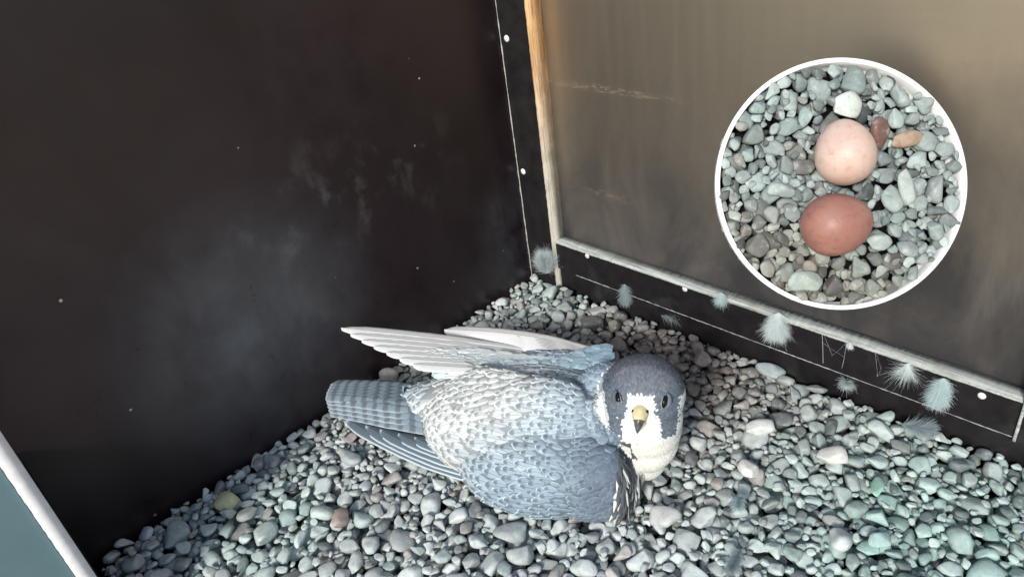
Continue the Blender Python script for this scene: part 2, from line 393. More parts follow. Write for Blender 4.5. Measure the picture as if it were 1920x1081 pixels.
def stones_mesh(lst, colf, hi=lambda s: True, frame=None):
    Vs = []; Fs = []; Cs = []; off = 0
    for s in lst:
        x, y, z, a, b, c, yaw, t1, t2 = s[:9]; big = hi(s)
        V = (PR3 if big else PR2)[rng.integers(26 if big else 30)]; F = (ICO3 if big else ICO2)[1]
        W = (V*[a, b, c])@stone_rot(yaw, t1, t2).T+[x, y, z]
        Vs.append(W); Fs.append(F+off); off += len(W); cc = colf(s); Cs.append(np.tile([*cc, 1], (len(W), 1)))
    V = np.concatenate(Vs)
    if frame is not None: V = V@frame[0].T+frame[1]
    return mesh_np(V, np.concatenate(Fs), True, np.concatenate(Cs))
def psize(r, t):
    a = min(.0155, max(.0045, .0075*math.exp(r.normal()*.30)))
    if t > .62: a = r.uniform(.0022, .0052)
    return a, a*r.uniform(.58, .92), a*r.uniform(.42, .68)
def ztop(x, y): return .004*math.sin(x*9+1)*math.cos(y*11)+.004+.024*math.exp(-(y/.05)**2)*min(1, max(0, (x-.06)/.12))
stones, HM = pack(.001, .70, -.632, -.001, 13500, psize, FLOORZ, ztop, rng)
def gcol(s):
    c = stone_col(rng); x, y = s[0], s[1]
    # blue-green algal film on the stones at the right and a little in the left foreground
    gq = math.exp(-((x-.60)**2+(y+.13)**2)/.022)+.5*math.exp(-((x-.10)**2+(y+.50)**2)/.006)+.5*math.exp(-((x-.07)**2+(y+.03)**2)/.004)
    c = c*(1-np.array([.30, .05, .12])*min(1, gq)*rng.uniform(.4, 1))
    br = math.exp(-((x-.27)**2/.018+(y+.055)**2/.006))       # bird's cast shade painted in as browner, darker stones by the wall
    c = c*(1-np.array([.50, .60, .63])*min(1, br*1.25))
    return c
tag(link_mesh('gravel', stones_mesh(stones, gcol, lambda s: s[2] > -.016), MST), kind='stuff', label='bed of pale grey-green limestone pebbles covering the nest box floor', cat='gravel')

def lone_stone(px, py, r3, yaw, col, label, z=.006, tilt=(0, 0), proto=0):
    for _ in range(4):
        p = P(px, py, z); k = HM[max(0, int((p[0]-.001)/.0014)-3):int((p[0]-.001)/.0014)+4, max(0, int((p[1]+.632)/.0014)-3):int((p[1]+.632)/.0014)+4]
        if p[1] > -.002-r3[1]: p[1] = -.002-r3[1]
        if k.size: z = float(k.max())+r3[2]*.35
    p[2] = z; ix = int((p[0]-.001)/.0014); iy = int((p[1]+.632)/.0014)
    V = (PR3[proto]*r3)@stone_rot(yaw, *tilt).T+[p[0], p[1], z]
    o = link_mesh('pebble', mesh_np(V, ICO3[1], True, np.tile([*col, 1], (len(V), 1))), MST)
    return tag(o, label, 'pebble', 'single stones that stand out in the gravel')

# ------------------------------------------------------------------ falcon
T = np.array([-.83, -.555, 0]); T /= np.linalg.norm(T); L = np.array([-T[1], T[0], 0.]); ZZ = np.array([0, 0, 1.])
O0 = np.array([.29824038, -.20673583, 0.])
def A(s, l, z): return O0+T*s+L*l+ZZ*z
falcon = empty('peregrine_falcon', 'blue-grey barred falcon sitting low on the gravel, face turned to the camera', 'falcon')
HC = A(-.044, .054, .118); Fd = np.array([.54, -.86, .20]); Fd /= np.linalg.norm(Fd)
Rd = np.cross(Fd, ZZ); Rd /= np.linalg.norm(Rd); Ud = np.cross(Rd, Fd)
HR = np.array([.0365, .0345, .037])   # half width, height, depth of the skull
def head_local(p):
    d = (np.asarray(p)-HC); return np.array([d@Rd, d@Ud, d@Fd])/HR
def body_mesh():
    bm = bmesh.new(); ax = (T, L, ZZ)
    E = [((.070, .022, .047), (.112, .070, .056)), ((.052, .068, .034), (.082, .047, .048)), ((.050, .040, .058), (.078, .040, .050)), ((.006, .078, .034), (.046, .036, .044)),
         ((.090, .046, .035), (.070, .036, .036)), ((.135, .002, .050), (.070, .036, .030)), ((.050, -.028, .058), (.085, .034, .036)),
         ((-.012, .020, .078), (.038, .030, .040)), ((-.020, .034, .060), (.040, .045, .055)), ((.175, -.010, .050), (.040, .024, .014))]
    for c, r in E: ellipsoid(bm, A(*c), ax, r)
    ellipsoid(bm, HC, (Rd, Ud, Fd), HR)
    ellipsoid(bm, HC-Ud*.022+Fd*.001, (Rd, Ud, Fd), (.0345, .034, .032)); ellipsoid(bm, HC-ZZ*.036+Fd*.003, (Rd, ZZ, Fd), (.0335, .036, .033)); ellipsoid(bm, HC-ZZ*.056-Fd*.001, (Rd, ZZ, Fd), (.026, .034, .027))
    ellipsoid(bm, A(-.044, .056, .070), ax, (.031, .027, .040))
    ellipsoid(bm, A(-.042, .051, .045), ax, (.023, .021, .034))
    me = bpy.data.meshes.new('body'); bm.to_mesh(me); bm.free()
    o = bpy.data.objects.new('tmp', me); COL.objects.link(o)
    r = o.modifiers.new('r', 'REMESH'); r.mode = 'VOXEL'; r.voxel_size = .0022
    s = o.modifiers.new('s', 'SMOOTH'); s.factor = .6; s.iterations = 7
    dg = bpy.context.evaluated_depsgraph_get(); e = o.evaluated_get(dg); m2 = bpy.data.meshes.new_from_object(e)
    bpy.data.objects.remove(o); m2.materials.clear(); return m2
bme = body_mesh()
def sl(px, py, z):
    d = P(px, py, z)-O0; return np.array([d@T, d@L])
C1 = [sl(900, 700, .085), sl(1000, 712, .10), sl(1085, 730, .10), sl(1135, 775, .095), sl(1160, 840, .08), sl(1180, 920, .05)]
C2 = [sl(800, 800, .06), sl(850, 812, .07), sl(930, 838, .085), sl(1010, 858, .085), sl(1100, 878, .08), sl(1190, 900, .05)]
def sdist(q, C):
    """distance in plan to a feather-tract border, positive on its far-left side"""
    best = 1e9; sg = 1
    for a, b in zip(C[:-1], C[1:]):
        e = b-a; t = min(1, max(0, (q-a)@e/(e@e))); f = q-a-e*t; dd = math.hypot(*f)
        if dd < best: best = dd; sg = 1 if e[0]*(q-a)[1]-e[1]*(q-a)[0] > 0 else -1
    return best*sg
_m = len(bme.vertices); _V = np.array([v.co[:] for v in bme.vertices]); _N = np.array([v.normal[:] for v in bme.vertices])
sg1 = 1 if sdist(sl(1000, 780, .1), C1) > 0 else -1; sg2 = 1 if sdist(sl(1000, 780, .1), C2) > 0 else -1
for i in range(_m):
    p = _V[i]; q = np.array([(p-O0)@T, (p-O0)@L])
    if p[2] < .02 or q[0] > .17: continue
    if np.linalg.norm((p-(HC-ZZ*.012))/.042) < 1 : continue
    d1 = sdist(q, C1)*sg1; d2 = sdist(q, C2)*sg2
    k1 = min(1, max(0, (d1+.004)/.008)); k1 = k1*k1*(3-2*k1)*math.exp(-(max(0, d1)/.035)**2)*.0065-.003*math.exp(-((d1+.004)/.007)**2)
    k2 = min(1, max(0, (d2+.002)/.005)); k2 = k2*k2*(3-2*k2)*math.exp(-(max(0, d2)/.03)**2)*.0035*(1 if q[0] < .12 else max(0, (.17-q[0])/.05))
    _V[i] = p+_N[i]*(k1+k2*(d1 > 0))
bme.vertices.foreach_set('co', _V.astype(np.float32).ravel()); bme.update()
BV = np.array([v.co[:] for v in bme.vertices]); BN = np.array([v.normal[:] for v in bme.vertices])
for q in bme.polygons: q.use_smooth = True
def incrop(p, k=1.14):
    for c, r in ((A(-.044, .056, .070), (.031, .027, .040)), (A(-.042, .051, .045), (.023, .021, .034)), (HC-ZZ*.036+Fd*.003, (.0325, .030, .036)), (HC-ZZ*.056-Fd*.001, (.026, .027, .034))):
        d = np.asarray(p)-c; q = np.array([d@T/r[0], d@L/r[1], d[2]/r[2]])
        if (q*q).sum() < k*k*(1 if q[0] < .3 else .7): return True
    return False
def sm(x, a, b):
    t = np.clip((x-a)/(b-a), 0, 1); return t*t*(3-2*t)
SLATE = np.array([.135, .150, .172]); WHITE = np.array([.80, .82, .79]); CREAM = np.array([.82, .80, .73])
def head_col(p, j=0.):
    r, u, f = head_local(p)+j; R = abs(r); n = math.sin(r*60)*.012+math.sin(u*43+r*20)*.012
    if f > -.2:
        crown = u > .36+n-.05*R and True
        inn = .30+.14*float(sm(-u, -.05, .35)); white_front = R < inn+n*.6 and u < .42+n*1.5
        malar = (inn+n*.6 < R < .86-.12*max(0, -u)+n) and -.74-.15*R+n < u < .5
        if white_front and not (R > .36 and u > .12 and False): return WHITE*(1-.0*R) if u > -.25 else CREAM*1.02
        if malar: return SLATE*np.array([.95, 1.05, 1.1])
        if crown: return SLATE*(1.15 if f > .3 else .8)
        if u > .18: return SLATE
        return WHITE*.95
    if u > -.05+n: return SLATE*.8
    return np.array([.35, .38, .40])
def body_col(p, r=rng):
    d = p-O0; s, l, z = d@T, d@L, p[2]
    blue = np.array([.30, .39, .45]); pale = np.array([.64, .66, .63]); dk = np.array([.13, .165, .21])
    c = blue.copy()
    k = math.exp(-((s-.095)/.062)**2-((l-.036)/.046)**2)+.75*math.exp(-((s-.15)/.05)**2-((l-.03)/.06)**2); k = min(1, k*1.15)
    c = c*(1-k)+pale*k
    lo = float(sm(-sdist(np.array([s, l]), C2)*sg2, -.001, .006))*sm(-s, -.15, -.09); c = c*(1-lo*.45)+np.array([.20, .28, .35])*lo*.45
    k = sm(-s, -.045, .01)*sm(l, .065, .095); c = c*(1-k)+dk*k
    k = sm(-s, -.035, .012)*sm(-l, -.045, -.02); c = c*(1-k*.7)+np.array([.17, .23, .30])*k*.7
    return c
cols = np.zeros((len(BV), 4)); cols[:, 3] = 1
for i, p in enumerate(BV):
    hl = head_local(p); dh = math.sqrt((hl**2).sum())
    s = (p-O0)@T; l = (p-O0)@L
    if dh < 1.25: c = head_col(p)
    elif incrop(p): c = CREAM
    elif s < -.026 and l > .03: c = np.array([.09, .09, .09])
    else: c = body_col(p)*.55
    cols[i, :3] = c
a = bme.color_attributes.new('tint', 'FLOAT_COLOR', 'POINT'); a.data.foreach_set('color', cols.astype(np.float32).ravel())
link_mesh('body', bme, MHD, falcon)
bm = bmesh.new(); bm.from_mesh(bme); bmesh.ops.triangulate(bm, faces=bm.faces); bm.verts.ensure_lookup_table()
TR = np.array([[v.index for v in f.verts] for f in bm.faces]); bvh = BVHTree.FromBMesh(bm); bm.free()
def sample(n, minr, ok):
    """blue-noise points on the body surface"""
    a, b, c = BV[TR[:, 0]], BV[TR[:, 1]], BV[TR[:, 2]]; ar = np.linalg.norm(np.cross(b-a, c-a), axis=1); ar /= ar.sum()
    idx = rng.choice(len(TR), n, p=ar); r1 = np.sqrt(rng.random(n)); r2 = rng.random(n)
    w0 = 1-r1; w1 = r1*(1-r2); w2 = r1*r2
    Pp = a[idx]*w0[:, None]+b[idx]*w1[:, None]+c[idx]*w2[:, None]
    Nn = BN[TR[idx, 0]]*w0[:, None]+BN[TR[idx, 1]]*w1[:, None]+BN[TR[idx, 2]]*w2[:, None]; Nn /= np.linalg.norm(Nn, axis=1)[:, None]
    out = []; grid = {}
    for p, nn in zip(Pp, Nn):
        m = ok(p, nn)
        if not m: continue
        rr = minr*m; k = tuple((p/.012).astype(int)); bad = False
        for dx in (-1, 0, 1):
            for dy in (-1, 0, 1):
                for dz in (-1, 0, 1):
                    for q in grid.get((k[0]+dx, k[1]+dy, k[2]+dz), ()):
                        if ((q-p)**2).sum() < rr*rr: bad = True; break
                    if bad: break
                if bad: break
            if bad: break
        if bad: continue
        grid.setdefault(k, []).append(p); out.append((p, nn))
    return out
NU, NV = 6, 5
def feather_cards(items):
    """items: (p, n, t, length, width, lift, colour, pattern)"""
    us = np.linspace(0, 1, NU); vs = np.linspace(-1, 1, NV); prof = np.array([.45, .85, 1.0, .98, .80, .34])
    V = []; F = []; C = []; UV = []; PA = []; off = 0
    for (p, n, t, ln, wd, lift, col, pat) in items:
        sd_ = np.cross(n, t)
        for i, u in enumerate(us):
            for v in vs:
                q = p+t*(ln*(u-.12-.10*u*v*v*(u > .6)))+sd_*(wd*.5*prof[i]*v)+n*(lift*u**1.3+.0004-wd*.16*v*v-ln*.10*u*u)
                V.append(q); UV.append((u, (v+1)/2)); C.append((*col, 1)); PA.append(pat)
        for i in range(NU-1):
            for j in range(NV-1):
                a = off+i*NV+j; F.append((a, a+1, a+NV+1, a+NV))
        off += NU*NV
    return mesh_np(V, F, True, C, UV, PA)
WTIP = P(650, 785, .030); FTIP = np.array([.012, -.318, .098])
def flow(p, n):
    d = p-O0; s, l = d@T, d@L
    t = T.copy()
    if l > .045:                                   # near wing sweeps to its own tip
        q = WTIP-p; q /= np.linalg.norm(q); k = sm(l, .045, .08); t = t*(1-k)+q*k
    if s < .03:                                    # neck feathers fan away from the head
        q = p-HC; q[2] *= .4; q /= np.linalg.norm(q)+1e-9; k = (1-sm(s, -.01, .03))*.6; t = t*(1-k)+q*k
    t = t-n*(t@n); return t/(np.linalg.norm(t)+1e-9)
def okb(p, n):
    if p[2] < .004: return 0
    hl = head_local(p); dh = math.sqrt((hl**2).sum()); d = p-O0; s, l = d@T, d@L
    if dh < 1.22 or incrop(p, 1.08) or (s < -.026 and l > .03): return 0
    if n@T > .75 and s < .1: return 0
    return .62+.45*sm(s, -.03, .08)
pts = sample(90000, .0066, okb); back = []; wingc = []
for p, n in pts:
    d = p-O0; s, l = d@T, d@L; t = flow(p, n); k = sm(s, -.03, .09); q_ = rng.uniform(.8, 1.15); ln = (.0112+.0062*k)*q_; wd = (.0084+.0030*k)*q_
    ang = rng.normal()*.11; t = t*math.cos(ang)+np.cross(n, t)*math.sin(ang)
    c = body_col(p)*rng.uniform(.88, 1.12)
    darkk = sm(-s, -.02, .0)*sm(l, .075, .10)
    it = (p, n, t, ln, wd, .0008+.0008*k+abs(rng.normal())*.00035, np.clip(c, 0, 1), float(np.clip((.25+.75*sm(s, -.03, .03))*(1-.35*darkk)*(1-.30*min(1, max(0, (c[0]-.35)/.2))), 0, 1)))
    (wingc if (l > .058) else back).append(it)
link_mesh('back_plumage', feather_cards(back), MFE, falcon)
nearwing = link_mesh('wing', feather_cards(wingc), MFE, falcon)
# head: thousands of tiny feathers swept back from the beak
def okh(p, n):
    hl = head_local(p); dh = math.sqrt((hl**2).sum()); d = p-O0; s, l = d@T, d@L
    if p[2] < .006: return 0
    if dh < 1.28: return 1
    if incrop(p): return 1.05
    return 0
hp = sample(110000, .0017, okh); items = []
for p, n in hp:
    hl = head_local(p); dh = math.sqrt((hl**2).sum())
    src = HC+Fd*.036-Ud*.004; t = p-src; t = t-n*(t@n); t /= np.linalg.norm(t)+1e-9
    if hl[2] > .86 and abs(hl[0]) < .2 and abs(hl[1]) < .25: continue
    if dh < 1.25: c = head_col(p, rng.normal(size=3)*.028)
    else: c = CREAM
    c = c*(rng.uniform(.94, 1.05) if c[0] > .5 else rng.uniform(.78, 1.3)); k = 1+.8*sm(-hl[1], .3, 1.2)
    items.append((p, n, t, .0029*k, .0021*k, .0002, np.clip(c, 0, .86), 0.))
link_mesh('head_plumage', feather_cards(items), MHD, falcon)

# eyes, beak
eye_m = m_simple('dark_eye', (.008, .007, .008), (.012, .010, .010), .12, 80, .12, 0); lid_m = m_simple('pale_eyelid', (.20, .22, .22), (.3, .32, .31), .6)
def surf(d):
    """point on the body along a head-local direction from the head centre"""
    dd = Rd*d[0]*HR[0]+Ud*d[1]*HR[1]+Fd*d[2]*HR[2]; dd /= np.linalg.norm(dd)
    h = bvh.ray_cast(Vector(HC+dd*.09), Vector(-dd)); return np.array(h[0]), np.array(h[1]), dd
EYS = 1; EBS = -1
for sg in (-1, 1):
    p, n, dd = surf((sg*.56, .25, .78)); bm = bmesh.new(); q = p-dd*.0016
    n = Rd*sg*.56/HR[0]+Ud*.25/HR[1]+Fd*.78/HR[2]; n /= np.linalg.norm(n)
    ea2 = Ud*.86+Rd*sg*.50; ea2 = ea2-n*(ea2@n); ea2 /= np.linalg.norm(ea2); eb2 = np.cross(n, ea2)
    if eb2@Rd*sg > 0: eb2 = -eb2          # eb2 points to the beak
    ellipsoid(bm, q+n*.0006, (ea2, eb2, n), (.0058, .0038, .0034)); me = bpy.data.meshes.new('e'); bm.to_mesh(me); bm.free()
    for f in me.polygons: f.use_smooth = True
    ey = link_mesh('eye', me, eye_m, falcon)
    ring = [q+n*(.0028-.0010*abs(math.cos(a)))+(ea2*math.cos(a)*.0062+eb2*math.sin(a)*.0042) for a in np.linspace(.25*math.pi, 1.1*math.pi, 19)]
    link_mesh('eyelid', mesh_np(*tube(ring, [.0001+.00035*math.sin(a) for a in np.linspace(0, 3.14, 19)], 6)), lid_m, ey)
    brow = [q+n*(.0036-.0016*abs(math.cos(a)))+(ea2*math.cos(a)*.0064-eb2*math.sin(a)*.0028) for a in np.linspace(-.15*math.pi, .95*math.pi, 14)]
    link_mesh('brow', mesh_np(*tube(brow, [.0004+.0019*math.sin(x) for x in np.linspace(.1, 3.0, 14)], 6)), m_simple('brow_feather', tuple(SLATE*.6), tuple(SLATE), .8), ey)
def loft(path, rw, rh, side, seg=14, keel=.25):
    V = []; F = []; n = len(path)
    for i, p in enumerate(path):
        t = path[min(i+1, n-1)]-path[max(0, i-1)]; t /= np.linalg.norm(t); up = np.cross(side, t); up /= np.linalg.norm(up)
        for k in range(seg):
            a = 2*math.pi*k/seg; V.append(p+side*math.cos(a)*rw[i]*(1-keel*max(0, math.sin(a)))+up*math.sin(a)*rh[i])
    for i in range(n-1):
        for k in range(seg): F.append((i*seg+k, i*seg+(k+1) % seg, (i+1)*seg+(k+1) % seg, (i+1)*seg+k))
    return mesh_np(V, F)
bp, bn, bd = surf((0, .02, 1)); B0 = bp-Fd*.004
BDn = -Ud
pth = [B0+Fd*x+Ud*y +Rd*(.0022*k_**2) for k_, (x, y) in zip((0, .1, .3, .5, .7, .85, 1), ((0, 0), (.0035, .0010), (.0072, .0004), (.0108, -.0030), (.0128, -.0072), (.0130, -.0112), (.0120, -.0146)))]
yel = m_simple('yellow_cere', (.58, .48, .26), (.74, .66, .42), .5, 250); horn = m_simple('horn_beak', (.035, .04, .05), (.13, .13, .12), .3, 220)
bk = link_mesh('beak', loft(pth[2:], [.0053, .0044, .0031, .0018, .0004], [.0054, .0046, .0035, .0020, .0004], Rd), horn, falcon)
link_mesh('cere', loft(pth[:4], [.0080, .0076, .0064, .0050], [.0070, .0070, .0061, .0050], Rd), yel, bk)
link_mesh('lower_beak', loft([B0+Fd*x+Ud*y for x, y in ((0, -.0055), (.005, -.0065), (.009, -.0085), (.0115, -.0105))], [.0052, .0048, .0036, .0012], [.0028, .0026, .0020, .0008], Rd), yel, bk)
for sg in (-1, 1):
    bm = bmesh.new(); ellipsoid(bm, B0+Fd*.0055+Ud*.0030+Rd*sg*.0058, (Rd, Ud, Fd), (.0012, .0014, .0014), 2); me = bpy.data.meshes.new('n'); bm.to_mesh(me); bm.free()
    link_mesh('nostril', me, eye_m, bk)

# long feathers
def long_feather(name, path, width, m, parent, up=(0, 0, 1), blunt=.86, asym=0, camber=.10, nseg=22):
    path = [np.array(p, float) for p in path]
    def bez(t):
        q = path[:]
        while len(q) > 1: q = [q[i]*(1-t)+q[i+1]*t for i in range(len(q)-1)]
        return q[0]
    V = []; F = []; UV = []; up = np.array(up, float); NVV = 9
    for i in range(nseg+1):
        u = i/nseg; u2 = 1-(1-u)**1.6 if u > 0 else 0; p = bez(u2); t = bez(min(1, u2+.01))-bez(max(0, u2-.01)); t /= np.linalg.norm(t)
        sd_ = np.cross(up, t); sd_ /= np.linalg.norm(sd_); n = np.cross(t, sd_)
        wv = width*(.55+.45*min(1, u2/.4))*(1 if u2 < blunt else max(.04, math.sqrt(max(0, 1-((u2-blunt)/(1-blunt))**2))))
        for v in np.linspace(-1, 1, NVV):
            V.append(p+sd_*(wv*.5*(v+asym*(1-v*v)))-n*(abs(v)**1.5*width*camber)+n*(.0002*math.sin(u2*70+v*3))); UV.append((u2, (v+1)/2))
    for i in range(nseg):
        for j in range(NVV-1):
            a = i*NVV+j; F.append((a, a+1, a+NVV+1, a+NVV))
    o = link_mesh(name, mesh_np(V, F, True, None, UV), m, parent)
    s_ = o.modifiers.new('thickness', 'SOLIDIFY'); s_.thickness = .0004
    return o
MPRI = m_flight('slate_primary', (.11, .145, .175), (.50, .56, .58)); MTAIL = m_flight('banded_tail', (.20, .25, .28), (.45, .49, .48), 62, (.12, .145, .165), .93, sh=.35)
MFAR = m_flight('pale_far_primary', (.55, .56, .54), (.74, .74, .72), 0, ew=.88, sh=.5); MFARG = m_flight('greenish_secondary', (.36, .42, .42), (.74, .76, .74), 0)
tail = link_mesh('tail', mesh_np(*tube([A(.15, .0, .048), A(.19, -.010, .046), A(.24, -.018, .042)], [.016, .008, .002], 10)), MHD, falcon)
tt = tail.data.color_attributes.new('tint', 'FLOAT_COLOR', 'POINT'); tt.data.foreach_set('color', np.tile([.3, .36, .4, 1], (len(tail.data.vertices), 1)).astype(np.float32).ravel())
NT = 9
for i in range(NT):
    k = i/(NT-1)
    root = P(815+10*k, 728+84*k, .050); tip = P(613+8*abs(k-.45)*2, 719+48*k, .050-.008*k)
    z = .0014*(NT/2-abs(i-NT/2))
    mid = (root*.45+tip*.55)+ZZ*(.004+z); long_feather('tail_feather', [root+ZZ*z, mid, tip+ZZ*z*.6], .0195, MTAIL, tail, blunt=.93)
# near wing primaries: nested below the tail, tips stepping back toward the wing
prim = [((650, 783), (930, 905)), ((686, 796), (930, 895)), ((713, 803), (930, 885)), ((747, 811), (930, 872)), ((778, 818), (925, 862)), ((806, 825), (920, 852)), ((830, 832), (915, 845))]
for i, (tp, rt) in enumerate(prim):
    root = P(rt[0], rt[1], .020+.0022*i); tip = P(tp[0], tp[1], .020+.0020*i)
    mid = P((tp[0]*.5+rt[0]*.5)-12, (tp[1]+rt[1])/2+16-i*2, .024+.0022*i)
    long_feather('flight_feather', [root, mid, tip], .021-.001*i, MPRI, nearwing, blunt=.82)
# far wing
def fw(px, py, x=.012):
    return PX(px, py, x)
fwm = link_mesh('wing', mesh_np(*tube([P(1135, 680, .075), P(1060, 676, .074), P(950, 684, .074), P(850, 690, .074)], [.005, .012, .010, .004], 12)), MHD, falcon)
tt = fwm.data.color_attributes.new('tint', 'FLOAT_COLOR', 'POINT'); tt.data.foreach_set('color', np.tile([.5, .56, .57, 1], (len(fwm.data.vertices), 1)).astype(np.float32).ravel())
for i in range(7):
    k = i/6; tip = np.array([.014, -.318, .100])*(1-k*.02)
    tip = P(640+135*k**1.15, 614+68*k, .100-.002*k); root = P(1000-40*k, 655+40*k, .086+.001*i)
    mid = P(800+60*k, 628+58*k, .098); long_feather('flight_feather', [root, mid, tip], .0175, MFAR, fwm, blunt=.80)
for i in range(6):
    k = i/5; tip = P(800-8*k+20*(k > .5), 672+22*k, .092); root = P(1010+10*k, 672+12*k, .088+.001*i)
    long_feather('flight_feather', [root, P(900, 672+18*k, .098), tip], .014, MFARG, fwm, blunt=.85)
for i in range(8):
    k = i/7; tip = P(833+60*k, 617+16*k, .083-.001*i); root = P(1135, 664-4*k, .082)
    long_feather('flight_feather', [root, P(1000, 618+36*k, .098), tip], .019, m_flight('white_secondary', (.62, .62, .60), (.82, .82, .80)) if i == 0 else bpy.data.materials['white_secondary'], fwm, blunt=.9)
fcov = []
for k in range(420):   # small pale coverts scalloping the far wing
    a = rng.random(); b = rng.random(); p = P(830+320*a, 676-28*float(sm(a, .6, 1))+26*b, .091+.003*(1-b)+.002*rng.random())
    n = np.array([.1, -.25, .95]); n /= np.linalg.norm(n); t = T+np.array([0, 0, .05]); t = t-n*(t@n); t /= np.linalg.norm(t)
    c = (np.array([.55, .62, .60])*(1-a)+np.array([.24, .36, .44])*a)*rng.uniform(.8, 1.2); fcov.append((p, n, t, .014, .009, .0018, np.clip(c, 0, .8), .6))
for k in range(420):   # soft grey-green lesser coverts fraying over the blades
    a = rng.random()**.8; b = rng.random(); x_ = 800+240*a; yt = 656+.03*(x_-800)-6*math.sin(a*5); yb = 692-.05*(x_-800)
    p = P(x_, yt+(yb-yt)*b, .0975-.004*a-.001*b); n = np.array([.1, -.25, .95]); n /= np.linalg.norm(n); t = T+L*rng.normal()*.10+ZZ*.03; t = t-n*(t@n); t /= np.linalg.norm(t)
    q_ = rng.uniform(.7, 1.2); g_ = b*.8+.2*a
    fcov.append((p, n, t, .0135*q_, .0058*q_, .0007, np.clip((np.array([.66, .69, .67])*(1-g_)+np.array([.36, .44, .45])*g_)*rng.uniform(.85, 1.1), 0, .8), .35))
link_mesh('covert_feathers', feather_cards(fcov), MFE, fwm)
# barred flank tuft between wing and throat
fl = []
def okf(p, n):
    d = p-O0; s, l = d@T, d@L
    return 1 if (s < -.020 and l > .03 and .004 < p[2] < .075 and not incrop(p, 1.12)) else 0
for k, (p, n) in enumerate(sample(60000, .0030, okf)):
    t = np.array([0, 0, -1.])+T*.25+L*.35+rng.normal(size=3)*.14; t = t-n*(t@n); t /= np.linalg.norm(t)
    fl.append((p, n, t, .017, .0032, .003*rng.random()+.0008, np.array([.68, .68, .60]) if rng.random() < .22 else np.array([.09, .10, .11]), 0.))
for k in range(40):
    a = rng.random(); b = rng.random()
    p = P(1166+44*a-6*b, 866+18*b+10*a, .034); t = P(1178+26*a, 935-24*a, .010)-p; t /= np.linalg.norm(t); n = np.array([.4, -.55, .7]); n -= t*(n@t); n /= np.linalg.norm(n)
    fl.append((p+n*.004*rng.random(), n, t, .020, .0032, .002, np.array([.68, .68, .60]) if rng.random() < .33 else np.array([.07, .07, .07]), 0.))
link_mesh('flank_feathers', feather_cards(fl), MFE, falcon)

# ------------------------------------------------------------------ down feathers
DW = m_down('white_down', (.72, .80, .80)); DT = m_down('teal_tinted_down', (.60, .73, .74)); DG = m_down('dirty_down', (.42, .50, .52))
def down(base, dirv, length, width, n, m, label, normal, seed=0, group='downy feathers caught around the box', up=None, curl=.4):
    length *= 1.05; width *= 1.25; n = int(n*4); r = np.random.default_rng(seed); base = np.array(base, float); d = np.array(dirv, float); d /= np.linalg.norm(d)
    nn = np.array(normal, float); nn -= d*(nn@d); nn /= np.linalg.norm(nn); sd_ = np.cross(nn, d); V = []; F = []; off = 0
    for k in range(n):
        u = r.random()**.8; sg = 1 if k % 2 else -1; st = base+d*length*u*.75
        ln = width*(.45+.65*math.sin(math.pi*min(1, .12+u*.85)))*r.uniform(.7, 1.02)
        ang = r.uniform(.25, 1.35)*(1-.45*u); dr = d*math.cos(ang)+sd_*sg*math.sin(ang)+nn*r.normal()*.4; dr /= np.linalg.norm(dr)
        cv = r.normal(size=3)*curl*1.1+d*.4+np.array([0, 0, -.15]); w_ = .00015; side = np.cross(dr, nn+r.normal(size=3)*.6); side /= np.linalg.norm(side)+1e-9
        for i in range(5):
            t = i/4; q = st+dr*ln*t+cv*ln*t*t*.5; ww = w_*(1-.75*t)
            V += [q-side*ww, q+side*ww]
        for i in range(4): a = off+i*2; F.append((a, a+1, a+3, a+2))
        off += 10
    o = link_mesh('down_feather', mesh_np(V, F, True), m); return tag(o, label, 'feather', group)
def yp(px, py, y=-.004): return PY(px, py, y)
down(P(1026, 512, .022), (.1, -.15, 1), .036, .0150, 1000, DW, 'large fluffy white down feather standing in the corner by the pale batten edge', (.5, -.8, .3), 1)
down(yp(1172, 532), (.1, -.2, -1), .030, .009, 320, DG, 'grey wispy down feather over the rail lower edge nearest the corner', (.3, -1, .2), 2)
down(yp(1353, 548), (0, -.1, -1), .012, .008, 200, DT, 'small teal down tuft hanging on the rail face under the inset tray', (.3, -1, .2), 3)
down(yp(1460, 585), (.02, -.1, -1), .030, .0135, 800, DW, 'biggest fluffy white down feather hanging over the rail front', (.3, -1, .2), 4)
down(yp(1593, 640), (.2, -.2, -.4), .006, .0035, 60, DW, 'tiny white wisp of down caught on the rail screw', (.3, -1, .2), 5)
down(yp(1703, 680), (0, -.1, -1), .011, .009, 150, DW, 'small spiky down tuft hanging near the right of the rail', (.3, -1, .2), 6, curl=1)
down(yp(1770, 708), (-.02, -.12, -1), .033, .0105, 700, DT, 'long pale teal down feather hanging at the right end of the rail', (.3, -1, .2), 7)
down(P(1585, 705, .016), (.3, -.5, .1), .022, .008, 330, DW, 'white down feather lying on pebbles just below the rail', (.2, -.3, 1), 8)
down(P(1690, 795, .015), (.4, .1, .05), .030, .011, 300, DG, 'wide grey-blue down feather spread over the pebbles at the right', (.1, -.2, 1), 9)
down(P(1240, 590, .012), (.4, .15, .1), .03, .012, 300, DG, 'dusty down feather lying on the dark pebbles by the back rail', (.1, -.2, 1), 10)
down(P(1390, 925, .018), (.2, -.6, .1), .024, .007, 200, DT, 'thin teal down wisp on the gravel right of the falcon', (.1, -.2, 1), 11)
down(P(1388, 1030, .018), (.1, -.5, .05), .030, .007, 260, DG, 'long grey down wisp at the bottom edge of the gravel', (.1, -.2, 1), 12)
